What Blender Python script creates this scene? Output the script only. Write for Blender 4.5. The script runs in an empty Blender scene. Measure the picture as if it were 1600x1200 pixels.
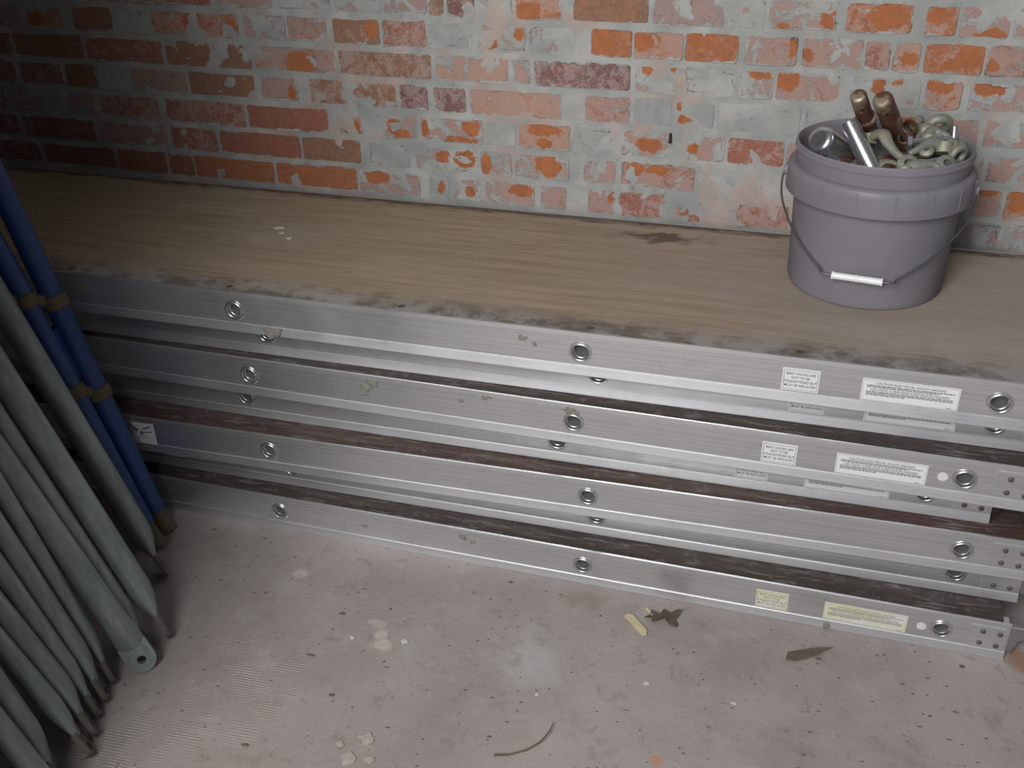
import bpy, bmesh, math, random
from mathutils import Vector, Matrix, noise

S = bpy.context.scene
C = S.collection
R = math.radians

# ---------------------------------------------------------------- camera
cam_d = bpy.data.cameras.new('camera')
cam_d.sensor_width = 36.0
cam_d.lens = 36.0 * 1605.16 / 1600.0
cam_d.clip_start = 0.01
cam = bpy.data.objects.new('camera', cam_d)
C.objects.link(cam)
_r = Vector((0.95946, 0.28120, -0.01918)); _u = Vector((-0.12582, 0.48821, 0.86361)); _f = Vector((-0.25221, 0.82618, -0.50380))
cam.matrix_world = Matrix(((_r.x, _u.x, -_f.x, 0.30986), (_r.y, _u.y, -_f.y, -1.38534), (_r.z, _u.z, -_f.z, 1.26381), (0, 0, 0, 1)))
S.camera = cam

# ---------------------------------------------------------------- light
world = bpy.data.worlds.new('world'); S.world = world
world.use_nodes = True
wb = world.node_tree.nodes['Background']
wb.inputs[0].default_value = (0.80, 0.86, 1.0, 1)
wb.inputs[1].default_value = 0.15

def area(name, loc, target, sx, sy, power, col):
    d = bpy.data.lights.new(name, 'AREA'); d.shape = 'RECTANGLE'; d.size = sx; d.size_y = sy
    d.energy = power; d.color = col
    o = bpy.data.objects.new(name, d); C.objects.link(o)
    o.location = loc
    o.rotation_euler = (Vector(target) - Vector(loc)).to_track_quat('-Z', 'Y').to_euler()
    return o
area('window_daylight', (-0.36, -2.6, 2.1), (0.05, 0.0, 0.35), 0.95, 1.8, 106, (1.0, 0.985, 0.97))

S.view_settings.view_transform = 'Standard'
S.view_settings.look = 'None'
S.view_settings.exposure = 0.0
S.view_settings.gamma = 1.0
S.view_settings.use_curve_mapping = False

# ---------------------------------------------------------------- material helpers
class NT:
    def __init__(self, name):
        self.m = bpy.data.materials.new(name); self.m.use_nodes = True
        self.t = self.m.node_tree; self.b = self.t.nodes['Principled BSDF']; self.out = self.t.nodes['Material Output']
    def n(self, typ, **kw):
        nd = self.t.nodes.new(typ)
        for k, v in kw.items(): setattr(nd, k, v)
        return nd
    def l(self, a, b): self.t.links.new(a, b)
    def val(self, sock, v):
        if hasattr(v, 'is_output'): self.l(v, sock)
        else: sock.default_value = v
    def math(self, op, a, b=0.0, c=0.0, clamp=False):
        nd = self.n('ShaderNodeMath', operation=op); nd.use_clamp = clamp
        self.val(nd.inputs[0], a); self.val(nd.inputs[1], b); self.val(nd.inputs[2], c)
        return nd.outputs[0]
    def vmath(self, op, a, b=(0, 0, 0)):
        nd = self.n('ShaderNodeVectorMath', operation=op)
        self.val(nd.inputs[0], a); self.val(nd.inputs[1], b)
        return nd.outputs['Value'] if op in ('LENGTH', 'DOT_PRODUCT') else nd.outputs[0]
    def coord(self, kind='Object', scale=(1, 1, 1), offs=None):
        tc = self.n('ShaderNodeTexCoord'); mp = self.n('ShaderNodeMapping')
        self.l(tc.outputs[kind], mp.inputs[0]); mp.inputs['Scale'].default_value = scale
        if offs is not None: self.val(mp.inputs['Location'], offs)
        return mp.outputs[0]
    def noise(self, vec, scale, detail=4, rough=0.55, dist=0.0):
        nd = self.n('ShaderNodeTexNoise'); self.l(vec, nd.inputs['Vector'])
        nd.inputs['Scale'].default_value = scale; nd.inputs['Detail'].default_value = detail
        nd.inputs['Roughness'].default_value = rough; nd.inputs['Distortion'].default_value = dist
        return nd.outputs['Fac']
    def ss(self, v, lo, hi, a=0.0, b=1.0):
        nd = self.n('ShaderNodeMapRange', interpolation_type='SMOOTHSTEP')
        self.val(nd.inputs[0], v); self.val(nd.inputs[1], lo); self.val(nd.inputs[2], hi)
        nd.inputs[3].default_value = a; nd.inputs[4].default_value = b
        return nd.outputs[0]
    def mix(self, f, a, b, mode='MIX'):
        nd = self.n('ShaderNodeMix', data_type='RGBA', blend_type=mode)
        self.val(nd.inputs[0], f)
        self.val(nd.inputs[6], a if hasattr(a, 'is_output') else (*a, 1)); self.val(nd.inputs[7], b if hasattr(b, 'is_output') else (*b, 1))
        return nd.outputs[2]
    def bump(self, h, strength=0.3, dist=0.002):
        nd = self.n('ShaderNodeBump'); self.l(h, nd.inputs['Height'])
        nd.inputs['Strength'].default_value = strength; nd.inputs['Distance'].default_value = dist
        self.l(nd.outputs[0], self.b.inputs['Normal'])
    def attr(self, name):
        nd = self.n('ShaderNodeAttribute', attribute_type='OBJECT', attribute_name=name)
        return nd
    def rand(self):
        oi = self.n('ShaderNodeObjectInfo'); return oi.outputs['Random']
    def set(self, col=None, rough=None, metal=None):
        if col is not None: self.val(self.b.inputs['Base Color'], col if hasattr(col, 'is_output') else (*col, 1))
        if rough is not None: self.val(self.b.inputs['Roughness'], rough)
        if metal is not None: self.val(self.b.inputs['Metallic'], metal)
        return self.m

M = {}
MORT = (0.43, 0.425, 0.41)
def mortar_cols(k, v):
    n1 = k.noise(v, 9, 8, 0.65, 0.4); n2 = k.noise(v, 60, 5, 0.7); n3 = k.noise(v, 3.0, 3, 0.5)
    c = k.mix(k.ss(n1, 0.35, 0.7), (0.28, 0.293, 0.287), (0.425, 0.42, 0.402))
    c = k.mix(k.ss(n3, 0.5, 0.66, 0, 0.45), c, (0.30, 0.30, 0.285))
    c = k.mix(k.ss(n2, 0.60, 0.68, 0, 0.6), c, (0.17, 0.16, 0.145))
    c = k.mix(k.ss(n2, 0.36, 0.28, 0, 0.5), c, (0.62, 0.61, 0.59))
    return c, n1, n2

k = NT('mortar'); v = k.coord('Object')
c, n1, n2 = mortar_cols(k, v)
pk = k.noise(v, 5.0, 6, 0.7, 0.8)
c = k.mix(k.ss(pk, 0.52, 0.62, 0, 0.42), c, (0.46, 0.28, 0.22))
k.bump(k.math('ADD', n1, k.math('MULTIPLY', n2, 0.5)), 0.5, 0.004)
M['mortar'] = k.set(c, 0.95)

k = NT('old_brick'); tc = k.coord('Object')
off = k.n('ShaderNodeCombineXYZ'); rnd = k.rand()
k.l(k.math('MULTIPLY', rnd, 37.0), off.inputs[0]); k.l(k.math('MULTIPLY', rnd, 11.0), off.inputs[2])
v = k.vmath('ADD', tc, off.outputs[0])
tone = k.attr('tone').outputs['Fac']; cover = k.attr('cover').outputs['Fac']
rp = k.n('ShaderNodeValToRGB'); rp.color_ramp.interpolation = 'CONSTANT'
cols = [(0.37, 0.145, 0.07), (0.31, 0.13, 0.092), (0.20, 0.105, 0.10), (0.27, 0.15, 0.098), (0.26, 0.125, 0.09)]
e = rp.color_ramp.elements
e[0].position = 0.0; e[0].color = (*cols[0], 1); e[1].position = 0.8; e[1].color = (*cols[4], 1)
for i, p in ((1, 0.2), (2, 0.4), (3, 0.6)):
    el = e.new(p); el.color = (*cols[i], 1)
k.l(tone, rp.inputs[0])
base = rp.outputs[0]
nA = k.noise(v, 22, 8, 0.68, 0.6); nB = k.noise(v, 34, 9, 0.72, 0.9); nC = k.noise(v, 110, 5, 0.7); nD = k.noise(v, 230, 4, 0.75)
nB = k.math('ADD', k.math('MULTIPLY', nB, 0.62), k.math('MULTIPLY', nD, 0.38)); nA = k.math('ADD', k.math('MULTIPLY', nA, 0.78), k.math('MULTIPLY', nC, 0.22))
base = k.mix(k.ss(nC, 0.4, 0.65, 0, 0.45), base, k.mix(1.0, base, (0.55, 0.5, 0.48), 'MULTIPLY'))
base = k.mix(k.ss(nA, 0.52, 0.60, 0, 0.5), base, k.mix(0.5, base, (0.50, 0.15, 0.05)))
mc, _, _ = mortar_cols(k, v)
film = k.mix(0.55, base, (0.43, 0.36, 0.335))
t1 = k.math('ADD', 0.30, k.math('MULTIPLY', cover, 0.56))
m1 = k.ss(k.math('SUBTRACT', t1, nB), -0.05, 0.05)
c = k.mix(k.math('MULTIPLY', m1, 0.9), base, film)
t2 = k.math('ADD', 0.20, k.math('MULTIPLY', cover, 0.50))
m2 = k.ss(k.math('SUBTRACT', t2, nA), -0.015, 0.02)
hf = k.vmath('SUBTRACT', k.attr('half').outputs['Vector'], k.vmath('ABSOLUTE', tc))
sh = k.n('ShaderNodeSeparateXYZ'); k.l(hf, sh.inputs[0])
ed = k.math('MINIMUM', sh.outputs[0], sh.outputs[2])
en = k.math('ADD', k.math('MULTIPLY', k.noise(v, 30, 4, 0.6), 0.7), k.math('MULTIPLY', nD, 0.3))
ed = k.math('ADD', ed, k.math('MULTIPLY', k.math('SUBTRACT', en, k.math('ADD', 0.40, k.math('MULTIPLY', cover, 0.22))), 0.036))
me_ = k.ss(ed, 0.0035, 0.001)
m2 = k.math('MAXIMUM', m2, me_)
c = k.mix(m2, c, mc)
# clean patches where the limewash has flaked off
dn = k.n('ShaderNodeTexNoise'); k.l(v, dn.inputs['Vector']); dn.inputs['Scale'].default_value = 48; dn.inputs['Detail'].default_value = 8; dn.inputs['Roughness'].default_value = 0.7
dv = k.vmath('MULTIPLY', k.vmath('SUBTRACT', dn.outputs['Color'], (0.5, 0.5, 0.5)), (0.038, 0.0, 0.034))
pd = k.vmath('ADD', k.vmath('MULTIPLY', tc, (1, 0, 1)), dv)
pm = None
for s in 'abc':
    ce = k.attr('patch_' + s).outputs['Vector']; ra = k.attr('radius_' + s).outputs['Vector']
    d = k.vmath('LENGTH', k.vmath('DIVIDE', k.vmath('SUBTRACT', pd, ce), ra))
    mk = k.ss(d, 1.06, 0.94)
    pm = mk if pm is None else k.math('MAXIMUM', pm, mk)
cr = k.math('MULTIPLY', k.ss(k.math('ABSOLUTE', k.math('SUBTRACT', ed, 0.0022)), 0.0016, 0.0004), k.ss(k.noise(v, 17, 3, 0.5), 0.54, 0.62))
pm = k.math('MULTIPLY', pm, k.math('SUBTRACT', 1.0, k.ss(ed, 0.001, -0.001)))
c = k.mix(pm, c, k.mix(k.ss(nA, 0.4, 0.6), (0.40, 0.145, 0.055), (0.33, 0.115, 0.05)))
c = k.mix(k.math('MULTIPLY', cr, 0.7), c, (0.10, 0.085, 0.075))
k.bump(k.math('ADD', k.math('MULTIPLY', m2, 0.6), nB), 0.5, 0.003)
M['brick'] = k.set(c, 0.92)

k = NT('concrete_floor'); v = k.coord('Object')
a = k.noise(v, 2.2, 6, 0.6, 0.5); b = k.noise(v, 11, 8, 0.7); d = k.noise(v, 90, 6, 0.75); f = k.noise(v, 38, 4, 0.6, 1.0)
c = k.mix(k.ss(a, 0.35, 0.65), (0.262, 0.23, 0.215), (0.335, 0.30, 0.283))
c = k.mix(k.ss(b, 0.52, 0.7, 0, 0.6), c, (0.375, 0.35, 0.338))
c = k.mix(k.ss(b, 0.46, 0.32, 0, 0.6), c, (0.22, 0.185, 0.168))
c = k.mix(k.ss(d, 0.60, 0.68, 0, 0.6), c, (0.14, 0.12, 0.10))
c = k.mix(k.ss(k.noise(v, 28, 7, 0.72, 0.6), 0.56, 0.66, 0, 0.45), c, (0.19, 0.16, 0.14))
c = k.mix(k.ss(f, 0.70, 0.74, 0, 0.5), c, (0.15, 0.12, 0.09))
c = k.mix(k.ss(d, 0.36, 0.29, 0, 0.5), c, (0.52, 0.50, 0.48))
def blob(k, v, x, y, rx, ry, amt=0.02, soft=(1.15, 0.6)):
    nz = k.n('ShaderNodeTexNoise'); k.l(v, nz.inputs['Vector']); nz.inputs['Scale'].default_value = 22; nz.inputs['Detail'].default_value = 6
    w = k.vmath('MULTIPLY', k.vmath('SUBTRACT', nz.outputs['Color'], (0.5, 0.5, 0.5)), (amt * 4, amt * 4, 0))
    p = k.vmath('ADD', k.vmath('MULTIPLY', v, (1, 1, 0)), w)
    return k.ss(k.vmath('LENGTH', k.vmath('DIVIDE', k.vmath('SUBTRACT', p, (x, y, 0)), (rx, ry, 1))), soft[0], soft[1])
c = k.mix(k.math('MULTIPLY', blob(k, v, -0.03, -0.19, 0.06, 0.07, 0.03, (1.4, 0.2)), 0.35), c, (0.50, 0.51, 0.52))
for _x, _y, _a in ((-0.318, -0.172, .35), (-0.302, -0.192, .6), (-0.286, -0.209, .6)): c = k.mix(k.math('MULTIPLY', blob(k, v, _x, _y, 0.014, 0.012, 0.012), _a), c, (0.50, 0.47, 0.42))
c = k.mix(k.math('MULTIPLY', blob(k, v, -0.508, -0.083, 0.016, 0.013, 0.004), 0.5), c, (0.50, 0.45, 0.42))
c = k.mix(k.math('MULTIPLY', blob(k, v, 0.75, 0.03, 0.03, 0.03, 0.02, (1.4, 0.3)), 0.8), c, (0.30, 0.15, 0.09))
c = k.mix(k.math('MULTIPLY', blob(k, v, 0.20, -0.33, 0.012, 0.01, 0.006), 0.7), c, (0.45, 0.2, 0.1))
c = k.mix(k.math('MULTIPLY', blob(k, v, 0.02, -0.02, 0.04, 0.02), 0.45), c, (0.22, 0.18, 0.15))
# ridges of old tile adhesive combed with a notched trowel
rot = k.n('ShaderNodeMapping'); k.l(v, rot.inputs[0]); rot.inputs['Rotation'].default_value = (0, 0, R(-4))
wv = k.n('ShaderNodeTexWave', wave_type='BANDS', bands_direction='Y', wave_profile='SIN'); k.l(rot.outputs[0], wv.inputs['Vector'])
wv.inputs['Scale'].default_value = 60; wv.inputs['Distortion'].default_value = 1.6; wv.inputs['Detail'].default_value = 2
rm = k.math('MAXIMUM', blob(k, v, -0.47, -0.35, 0.10, 0.15, 0.04), k.math('MAXIMUM', blob(k, v, -0.60, -0.58, 0.16, 0.16, 0.04), k.math('MULTIPLY', blob(k, v, -0.42, -0.14, 0.14, 0.08, 0.04), 0.35)))
rm = k.math('MULTIPLY', rm, k.ss(k.noise(v, 14, 5, 0.65), 0.44, 0.60))
c = k.mix(k.math('MULTIPLY', rm, k.math('MULTIPLY', wv.outputs['Fac'], 0.28)), c, (0.46, 0.42, 0.385))
h = k.math('ADD', k.math('MULTIPLY', b, 0.7), k.math('ADD', k.math('MULTIPLY', d, 0.35), k.math('MULTIPLY', k.math('MULTIPLY', rm, wv.outputs['Fac']), 0.24)))
k.bump(h, 0.6, 0.006)
M['floor'] = k.set(c, 0.82)

k = NT('plaster_wall'); v = k.coord('Object'); c, n1, n2 = mortar_cols(k, v); k.bump(n1, 0.4, 0.004)
M['plaster'] = k.set(c, 0.95)

def wood(name, c0, c1, c2, dirty):
    k = NT(name); v = k.coord('Object', (1.6, 22, 22)); v2 = k.coord('Object'); vs = k.coord('Object', (6, 40, 10))
    g = k.noise(v, 2.6, 8, 0.62, 0.5); b = k.noise(v2, 3.2, 6, 0.6, 0.5); d = k.noise(vs, 3.0, 8, 0.72, 0.4); fine = k.noise(k.coord('Object', (12, 260, 30)), 2.0, 4, 0.6)
    c = k.mix(k.ss(g, 0.3, 0.7), c0, c1)
    c = k.mix(k.ss(b, 0.42, 0.68, 0, 0.7), c, c2)
    c = k.mix(k.ss(fine, 0.46, 0.7, 0, 0.55), c, k.mix(1.0, c, (0.6, 0.58, 0.55), 'MULTIPLY'))
    sx = k.n('ShaderNodeSeparateXYZ'); k.l(v2, sx.inputs[0]); y = sx.outputs[1]
    if dirty:
        c = k.mix(k.ss(k.math('ADD', sx.outputs[0], k.math('MULTIPLY', k.math('SUBTRACT', b, 0.5), 0.8)), -0.3, 0.6, 0, 0.6), c, (0.33, 0.285, 0.262))
        # grime rubbed in along the front edge; darker band along the wall
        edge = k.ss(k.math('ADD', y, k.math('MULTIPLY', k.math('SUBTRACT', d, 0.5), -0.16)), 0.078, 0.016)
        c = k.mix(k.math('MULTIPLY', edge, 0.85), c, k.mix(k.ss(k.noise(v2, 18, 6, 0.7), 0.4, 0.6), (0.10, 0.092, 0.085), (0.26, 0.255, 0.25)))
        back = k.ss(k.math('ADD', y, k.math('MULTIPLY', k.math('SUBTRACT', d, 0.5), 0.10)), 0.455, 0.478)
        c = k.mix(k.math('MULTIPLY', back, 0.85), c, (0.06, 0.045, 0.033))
        c = k.mix(k.math('MULTIPLY', blob(k, v2, 0.055, 0.415, 0.085, 0.022, 0.03, (1.3, 0.2)), 0.85), c, (0.07, 0.055, 0.045))
        c = k.mix(k.math('MULTIPLY', blob(k, v2, -0.66, 0.25, 0.09, 0.05, 0.03, (1.3, 0.3)), 0.45), c, (0.36, 0.30, 0.23))
        c = k.mix(k.math('MULTIPLY', blob(k, v2, 0.5, 0.12, 0.2, 0.06, 0.05, (1.4, 0.2)), 0.35), c, (0.34, 0.32, 0.30))
        c = k.mix(k.ss(k.noise(v2, 26, 3, 0.5), 0.74, 0.78, 0, 0.6), c, (0.07, 0.05, 0.035))
    else:
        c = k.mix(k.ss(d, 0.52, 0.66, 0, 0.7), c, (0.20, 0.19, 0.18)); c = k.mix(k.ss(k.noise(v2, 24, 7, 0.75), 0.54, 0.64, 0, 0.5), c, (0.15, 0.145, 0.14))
    k.bump(k.math('ADD', g, fine), 0.25, 0.0015)
    return k.set(c, 0.78)
M['ply'] = wood('weathered_plywood', (0.25, 0.185, 0.12), (0.36, 0.28, 0.195), (0.30, 0.245, 0.185), True)
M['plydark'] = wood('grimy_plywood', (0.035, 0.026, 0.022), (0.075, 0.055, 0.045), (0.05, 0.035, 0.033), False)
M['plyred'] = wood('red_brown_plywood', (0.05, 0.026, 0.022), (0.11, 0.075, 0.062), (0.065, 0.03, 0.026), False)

def plain0(name, col, rough):
    k = NT(name); n1 = k.noise(k.coord('Object'), 60, 5, 0.65)
    return k.set(k.mix(n1, tuple(x * .7 for x in col), tuple(x * 1.3 for x in col)), rough)
def alu(name, base, r0, r1, spots=True):
    k = NT(name); v = k.coord('Object'); vb = k.coord('Object', (0.8, 300, 420)); rn = k.rand()
    off = k.n('ShaderNodeCombineXYZ'); k.l(k.math('MULTIPLY', rn, 21.0), off.inputs[0]); v = k.vmath('ADD', v, off.outputs[0])
    br = k.noise(vb, 1.0, 3, 0.6); bl = k.noise(v, 5, 7, 0.65, 0.3); sp = k.noise(v, 75, 5, 0.7)
    c = k.mix(k.ss(bl, 0.35, 0.7), base, tuple(x * 0.82 for x in base))
    c = k.mix(k.ss(br, 0.42, 0.66, 0, 0.45), c, tuple(x * 0.66 for x in base))
    c = k.mix(k.ss(k.noise(k.vmath('ADD', k.coord('Object', (3, 3, 9)), off.outputs[0]), 4, 6, 0.7), 0.52, 0.72, 0, 0.4), c, tuple(x * 0.62 for x in base))
    if spots:
        s = k.ss(sp, 0.67, 0.73, 0, 0.8)
        c = k.mix(s, c, (0.12, 0.11, 0.095))
        k.val(k.b.inputs['Metallic'], k.math('SUBTRACT', 0.92, k.math('MULTIPLY', s, 0.8)))
    else: k.set(metal=0.95)
    k.bump(br, 0.06, 0.0006)
    return k.set(c, k.ss(bl, 0.3, 0.7, r0, r1))
M['alu'] = alu('brushed_aluminium', (0.825, 0.84, 0.865), 0.33, 0.45)
M['ring'] = alu('polished_aluminium', (0.74, 0.745, 0.75), 0.24, 0.34, False)
M['bore'] = plain0('shaded_bore', (0.055, 0.055, 0.055), 0.8)  # dark tone paints the shade inside the rung holes
M['zinc'] = alu('zinc_plate', (0.66, 0.68, 0.70), 0.2, 0.34)
k = NT('dull_cast_steel'); v = k.coord('Object'); n1 = k.noise(v, 60, 6, 0.7); n2 = k.noise(v, 18, 3)
k.bump(n1, 0.4, 0.002); k.set(metal=0.35)
M['cast'] = k.set(k.mix(k.ss(n2, 0.4, 0.65), k.mix(n1, (0.10, 0.11, 0.10), (0.34, 0.35, 0.315)), (0.30, 0.29, 0.22)), 0.55)
k = NT('rusty_steel'); v = k.coord('Object'); n1 = k.noise(v, 55, 6, 0.7); n2 = k.noise(v, 20, 3)
k.bump(n1, 0.5, 0.002); k.val(k.b.inputs['Metallic'], k.ss(n2, 0.5, 0.62, 0.15, 0.9))
M['rust'] = k.set(k.mix(k.ss(n2, 0.48, 0.62), k.mix(n1, (0.045, 0.02, 0.014), (0.16, 0.07, 0.04)), (0.42, 0.37, 0.28)), k.ss(n1, 0.3, 0.7, 0.35, 0.7))
k = NT('black_steel'); v = k.coord('Object'); n1 = k.noise(v, 40, 6, 0.7); k.bump(n1, 0.4, 0.002)
M['black'] = k.set(k.mix(n1, (0.012, 0.011, 0.012), (0.05, 0.04, 0.04)), 0.6, 0.3)
k = NT('grey_steel'); v = k.coord('Object'); n1 = k.noise(v, 30, 6, 0.7)
M['steel'] = k.set(k.mix(n1, (0.18, 0.18, 0.20), (0.42, 0.41, 0.43)), 0.5, 0.7)
k = NT('galvanised_pipe'); v = k.coord('Object', (9, 9, 2.0)); n1 = k.noise(v, 4, 7, 0.65, 0.4); n2 = k.noise(k.coord('Object'), 45, 5, 0.7)
c = k.mix(k.ss(n1, 0.35, 0.68), (0.17, 0.205, 0.19), (0.29, 0.33, 0.305)); c = k.mix(k.ss(n2, 0.6, 0.72, 0, 0.5), c, (0.20, 0.19, 0.16))
k.bump(n2, 0.2, 0.001)
M['galv'] = k.set(c, 0.5, 0.45)
k = NT('dirty_pipe_end'); v = k.coord('Object'); n1 = k.noise(v, 40, 6, 0.7)
M['pipe_end'] = k.set(k.mix(n1, (0.05, 0.05, 0.045), (0.17, 0.15, 0.125)), 0.7, 0.25)
k = NT('blue_paint'); v = k.coord('Object'); n1 = k.noise(v, 35, 7, 0.7); n2 = k.noise(v, 8, 4)
c = k.mix(n2, (0.012, 0.034, 0.125), (0.018, 0.055, 0.19)); c = k.mix(k.ss(n1, 0.66, 0.72, 0, 0.8), c, (0.10, 0.06, 0.04))
M['blue'] = k.set(c, 0.45)
k = NT('rusty_clamp'); v = k.coord('Object'); n1 = k.noise(v, 45, 6, 0.7)
M['clamp'] = k.set(k.mix(n1, (0.06, 0.045, 0.025), (0.16, 0.125, 0.075)), 0.7, 0.2)
k = NT('milky_plastic'); v = k.coord('Object'); n1 = k.noise(v, 5, 5, 0.6, 0.5); n2 = k.noise(v, 70, 5, 0.7); n3 = k.noise(v, 14, 4, 0.6)
c = k.mix(k.ss(n1, 0.3, 0.7), (0.40, 0.382, 0.43), (0.48, 0.465, 0.515)); c = k.mix(k.ss(n3, 0.66, 0.78, 0, 0.35), c, (0.36, 0.33, 0.25))
c = k.mix(k.ss(n2, 0.70, 0.74, 0, 0.4), c, (0.25, 0.22, 0.2))
k.set(c, 0.42); tr = k.n('ShaderNodeBsdfTranslucent'); k.l(c, tr.inputs[0]); mx = k.n('ShaderNodeMixShader'); mx.inputs[0].default_value = 0.58
k.l(k.b.outputs[0], mx.inputs[1]); k.l(tr.outputs[0], mx.inputs[2]); k.l(mx.outputs[0], k.out.inputs[0]); M['plastic'] = k.m
def plain(name, col, rough=0.6, metal=0.0, var=0.2, scale=40):
    k = NT(name); n1 = k.noise(k.coord('Object'), scale, 5, 0.65)
    return k.set(k.mix(n1, tuple(x * (1 - var) for x in col), tuple(min(1, x * (1 + var)) for x in col)), rough, metal)
M['white_plastic'] = plain('white_plastic', (0.78, 0.78, 0.80), 0.4, 0, 0.06)
M['wire'] = plain('dull_wire', (0.16, 0.16, 0.17), 0.45, 0.8)
M['label'] = plain('white_label', (0.66, 0.67, 0.68), 0.6, 0, 0.08, 20)
k = NT('yellowed_label'); n1 = k.noise(k.coord('Object'), 30, 5, 0.7)
M['label_yellow'] = k.set(k.mix(k.ss(n1, 0.40, 0.62), (0.58, 0.57, 0.36), (0.60, 0.61, 0.57)), 0.7)
M['ink'] = plain('black_print', (0.10, 0.10, 0.11), 0.6)
M['ink_grey'] = plain('faded_print', (0.20, 0.20, 0.215), 0.6)
M['dot'] = plain('pale_paint_dot', (0.62, 0.60, 0.60), 0.7)
M['splat'] = plain('dried_mortar', (0.19, 0.18, 0.15), 0.95, 0, 0.5)
M['leaf'] = plain('dry_leaf', (0.085, 0.060, 0.040), 0.8, 0, 0.5)
M['leaf2'] = plain('brown_leaf', (0.115, 0.085, 0.062), 0.8, 0, 0.4)
M['chip'] = plain('pale_wood', (0.50, 0.43, 0.27), 0.8, 0, 0.25)
M['twig'] = plain('twig', (0.10, 0.075, 0.035), 0.8, 0, 0.4)
M['flake'] = plain('plaster_flake', (0.37, 0.33, 0.29), 0.9, 0, 0.3)
M['flake_white'] = plain('white_flake', (0.50, 0.49, 0.47), 0.9)
M['grit'] = plain('dark_grit', (0.10, 0.08, 0.065), 0.9, 0, 0.6)
M['screw'] = plain('rusty_screw', (0.12, 0.09, 0.08), 0.6, 0.4, 0.4, 200)

# ---------------------------------------------------------------- mesh helpers
def tag(o, label=None, cat=None, group=None, kind=None):
    if label: o['label'] = label
    if cat: o['category'] = cat
    if group: o['group'] = group
    if kind: o['kind'] = kind
    return o
def link(name, me, mat, parent=None, loc=None, rot=None):
    o = bpy.data.objects.new(name, me); C.objects.link(o)
    if mat is not None and not me.materials: me.materials.append(M[mat])
    if parent: o.parent = parent
    if loc is not None: o.location = loc
    if rot is not None: o.rotation_euler = rot
    return o
def empty(name, loc=(0, 0, 0), rot=(0, 0, 0)):
    o = bpy.data.objects.new(name, None); C.objects.link(o); o.location = loc; o.rotation_euler = rot
    o.empty_display_size = 0.05
    return o
def to_mesh(name, bm, smooth=False, angle=None):
    bmesh.ops.recalc_face_normals(bm, faces=bm.faces)
    me = bpy.data.meshes.new(name); bm.to_mesh(me); bm.free()
    if smooth:
        for p in me.polygons: p.use_smooth = True
        if angle: me.set_sharp_from_angle(angle=R(angle))
    return me
def box(bm, x0, x1, y0, y1, z0, z1, bev=0.0):
    r = bmesh.ops.create_cube(bm, size=1.0)
    for v in r['verts']:
        v.co = Vector(((x0 + x1) / 2 + v.co.x * (x1 - x0), (y0 + y1) / 2 + v.co.y * (y1 - y0), (z0 + z1) / 2 + v.co.z * (z1 - z0)))
    if bev:
        es = list({e for v in r['verts'] for e in v.link_edges})
        bmesh.ops.bevel(bm, geom=es, offset=bev, segments=2, affect='EDGES')
def frame_of(d):
    d = d.normalized(); a = Vector((0, 0, 1)) if abs(d.z) < 0.9 else Vector((1, 0, 0))
    u = d.cross(a).normalized(); return u, d.cross(u).normalized()
def loft(bm, rings, cap0=True, cap1=True, closed=True):
    vs = [[bm.verts.new(p) for p in ring] for ring in rings]; n = len(rings[0])
    for a, b in zip(vs, vs[1:]):
        for i in range(n if closed else n - 1):
            j = (i + 1) % n
            bm.faces.new((a[i], a[j], b[j], b[i]))
    if cap0: bm.faces.new(list(reversed(vs[0])))
    if cap1: bm.faces.new(vs[-1])
    return vs
def tube(bm, pts, rad, seg=12, cap=True):
    pts = [Vector(p) for p in pts]; rr = rad if isinstance(rad, (list, tuple)) else [rad] * len(pts)
    rings = []; u = None
    for i, p in enumerate(pts):
        d = (pts[min(i + 1, len(pts) - 1)] - pts[max(i - 1, 0)]).normalized()
        if u is None: u, w = frame_of(d)
        else:
            u = (u - d * u.dot(d)).normalized(); w = d.cross(u)
        rings.append([p + (u * math.cos(2 * math.pi * k / seg) + w * math.sin(2 * math.pi * k / seg)) * rr[i] for k in range(seg)])
    loft(bm, rings, cap, cap)
def lathe(bm, prof, seg=24, axis='z'):
    rings = []
    for r, h in prof:
        r = max(r, 1e-5)
        rings.append([Vector((r * math.cos(2 * math.pi * k / seg), r * math.sin(2 * math.pi * k / seg), h)) if axis == 'z' else
                      Vector((r * math.cos(2 * math.pi * k / seg), h, r * math.sin(2 * math.pi * k / seg))) for k in range(seg)])
    loft(bm, rings, prof[0][0] > 0, prof[-1][0] > 0)
def prism(bm, pts, y0, y1):            # outline in x-z pushed along y
    loft(bm, [[Vector((x, y0, z)) for x, z in pts], [Vector((x, y1, z)) for x, z in pts]])
def slab(bm, pts, z0, z1):             # outline in x-y pushed along z
    loft(bm, [[Vector((x, y, z0)) for x, y in pts], [Vector((x, y, z1)) for x, y in pts]])
def text_mesh(s, size, align='CENTER'):
    cu = bpy.data.curves.new('lettering', 'FONT'); cu.body = s; cu.size = size; cu.align_x = align; cu.align_y = 'CENTER'; cu.resolution_u = 2
    cu.offset = size * 0.012
    o = bpy.data.objects.new('lettering', cu); C.objects.link(o)
    dg = bpy.context.evaluated_depsgraph_get(); me = bpy.data.meshes.new_from_object(o.evaluated_get(dg))
    bpy.data.objects.remove(o); bpy.data.curves.remove(cu)
    return me

# ================================================================ the setting
rng = random.Random(7)
WX0, WX1, WH = -1.66, 2.2, 3.3
def build_floor():
    bm = bmesh.new(); box(bm, WX0 - 0.2, 3.0, -4.6, 0.95, -0.12, 0.0)
    o = link('floor', to_mesh('floor', bm), 'floor'); tag(o, kind='structure')
build_floor()

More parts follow.
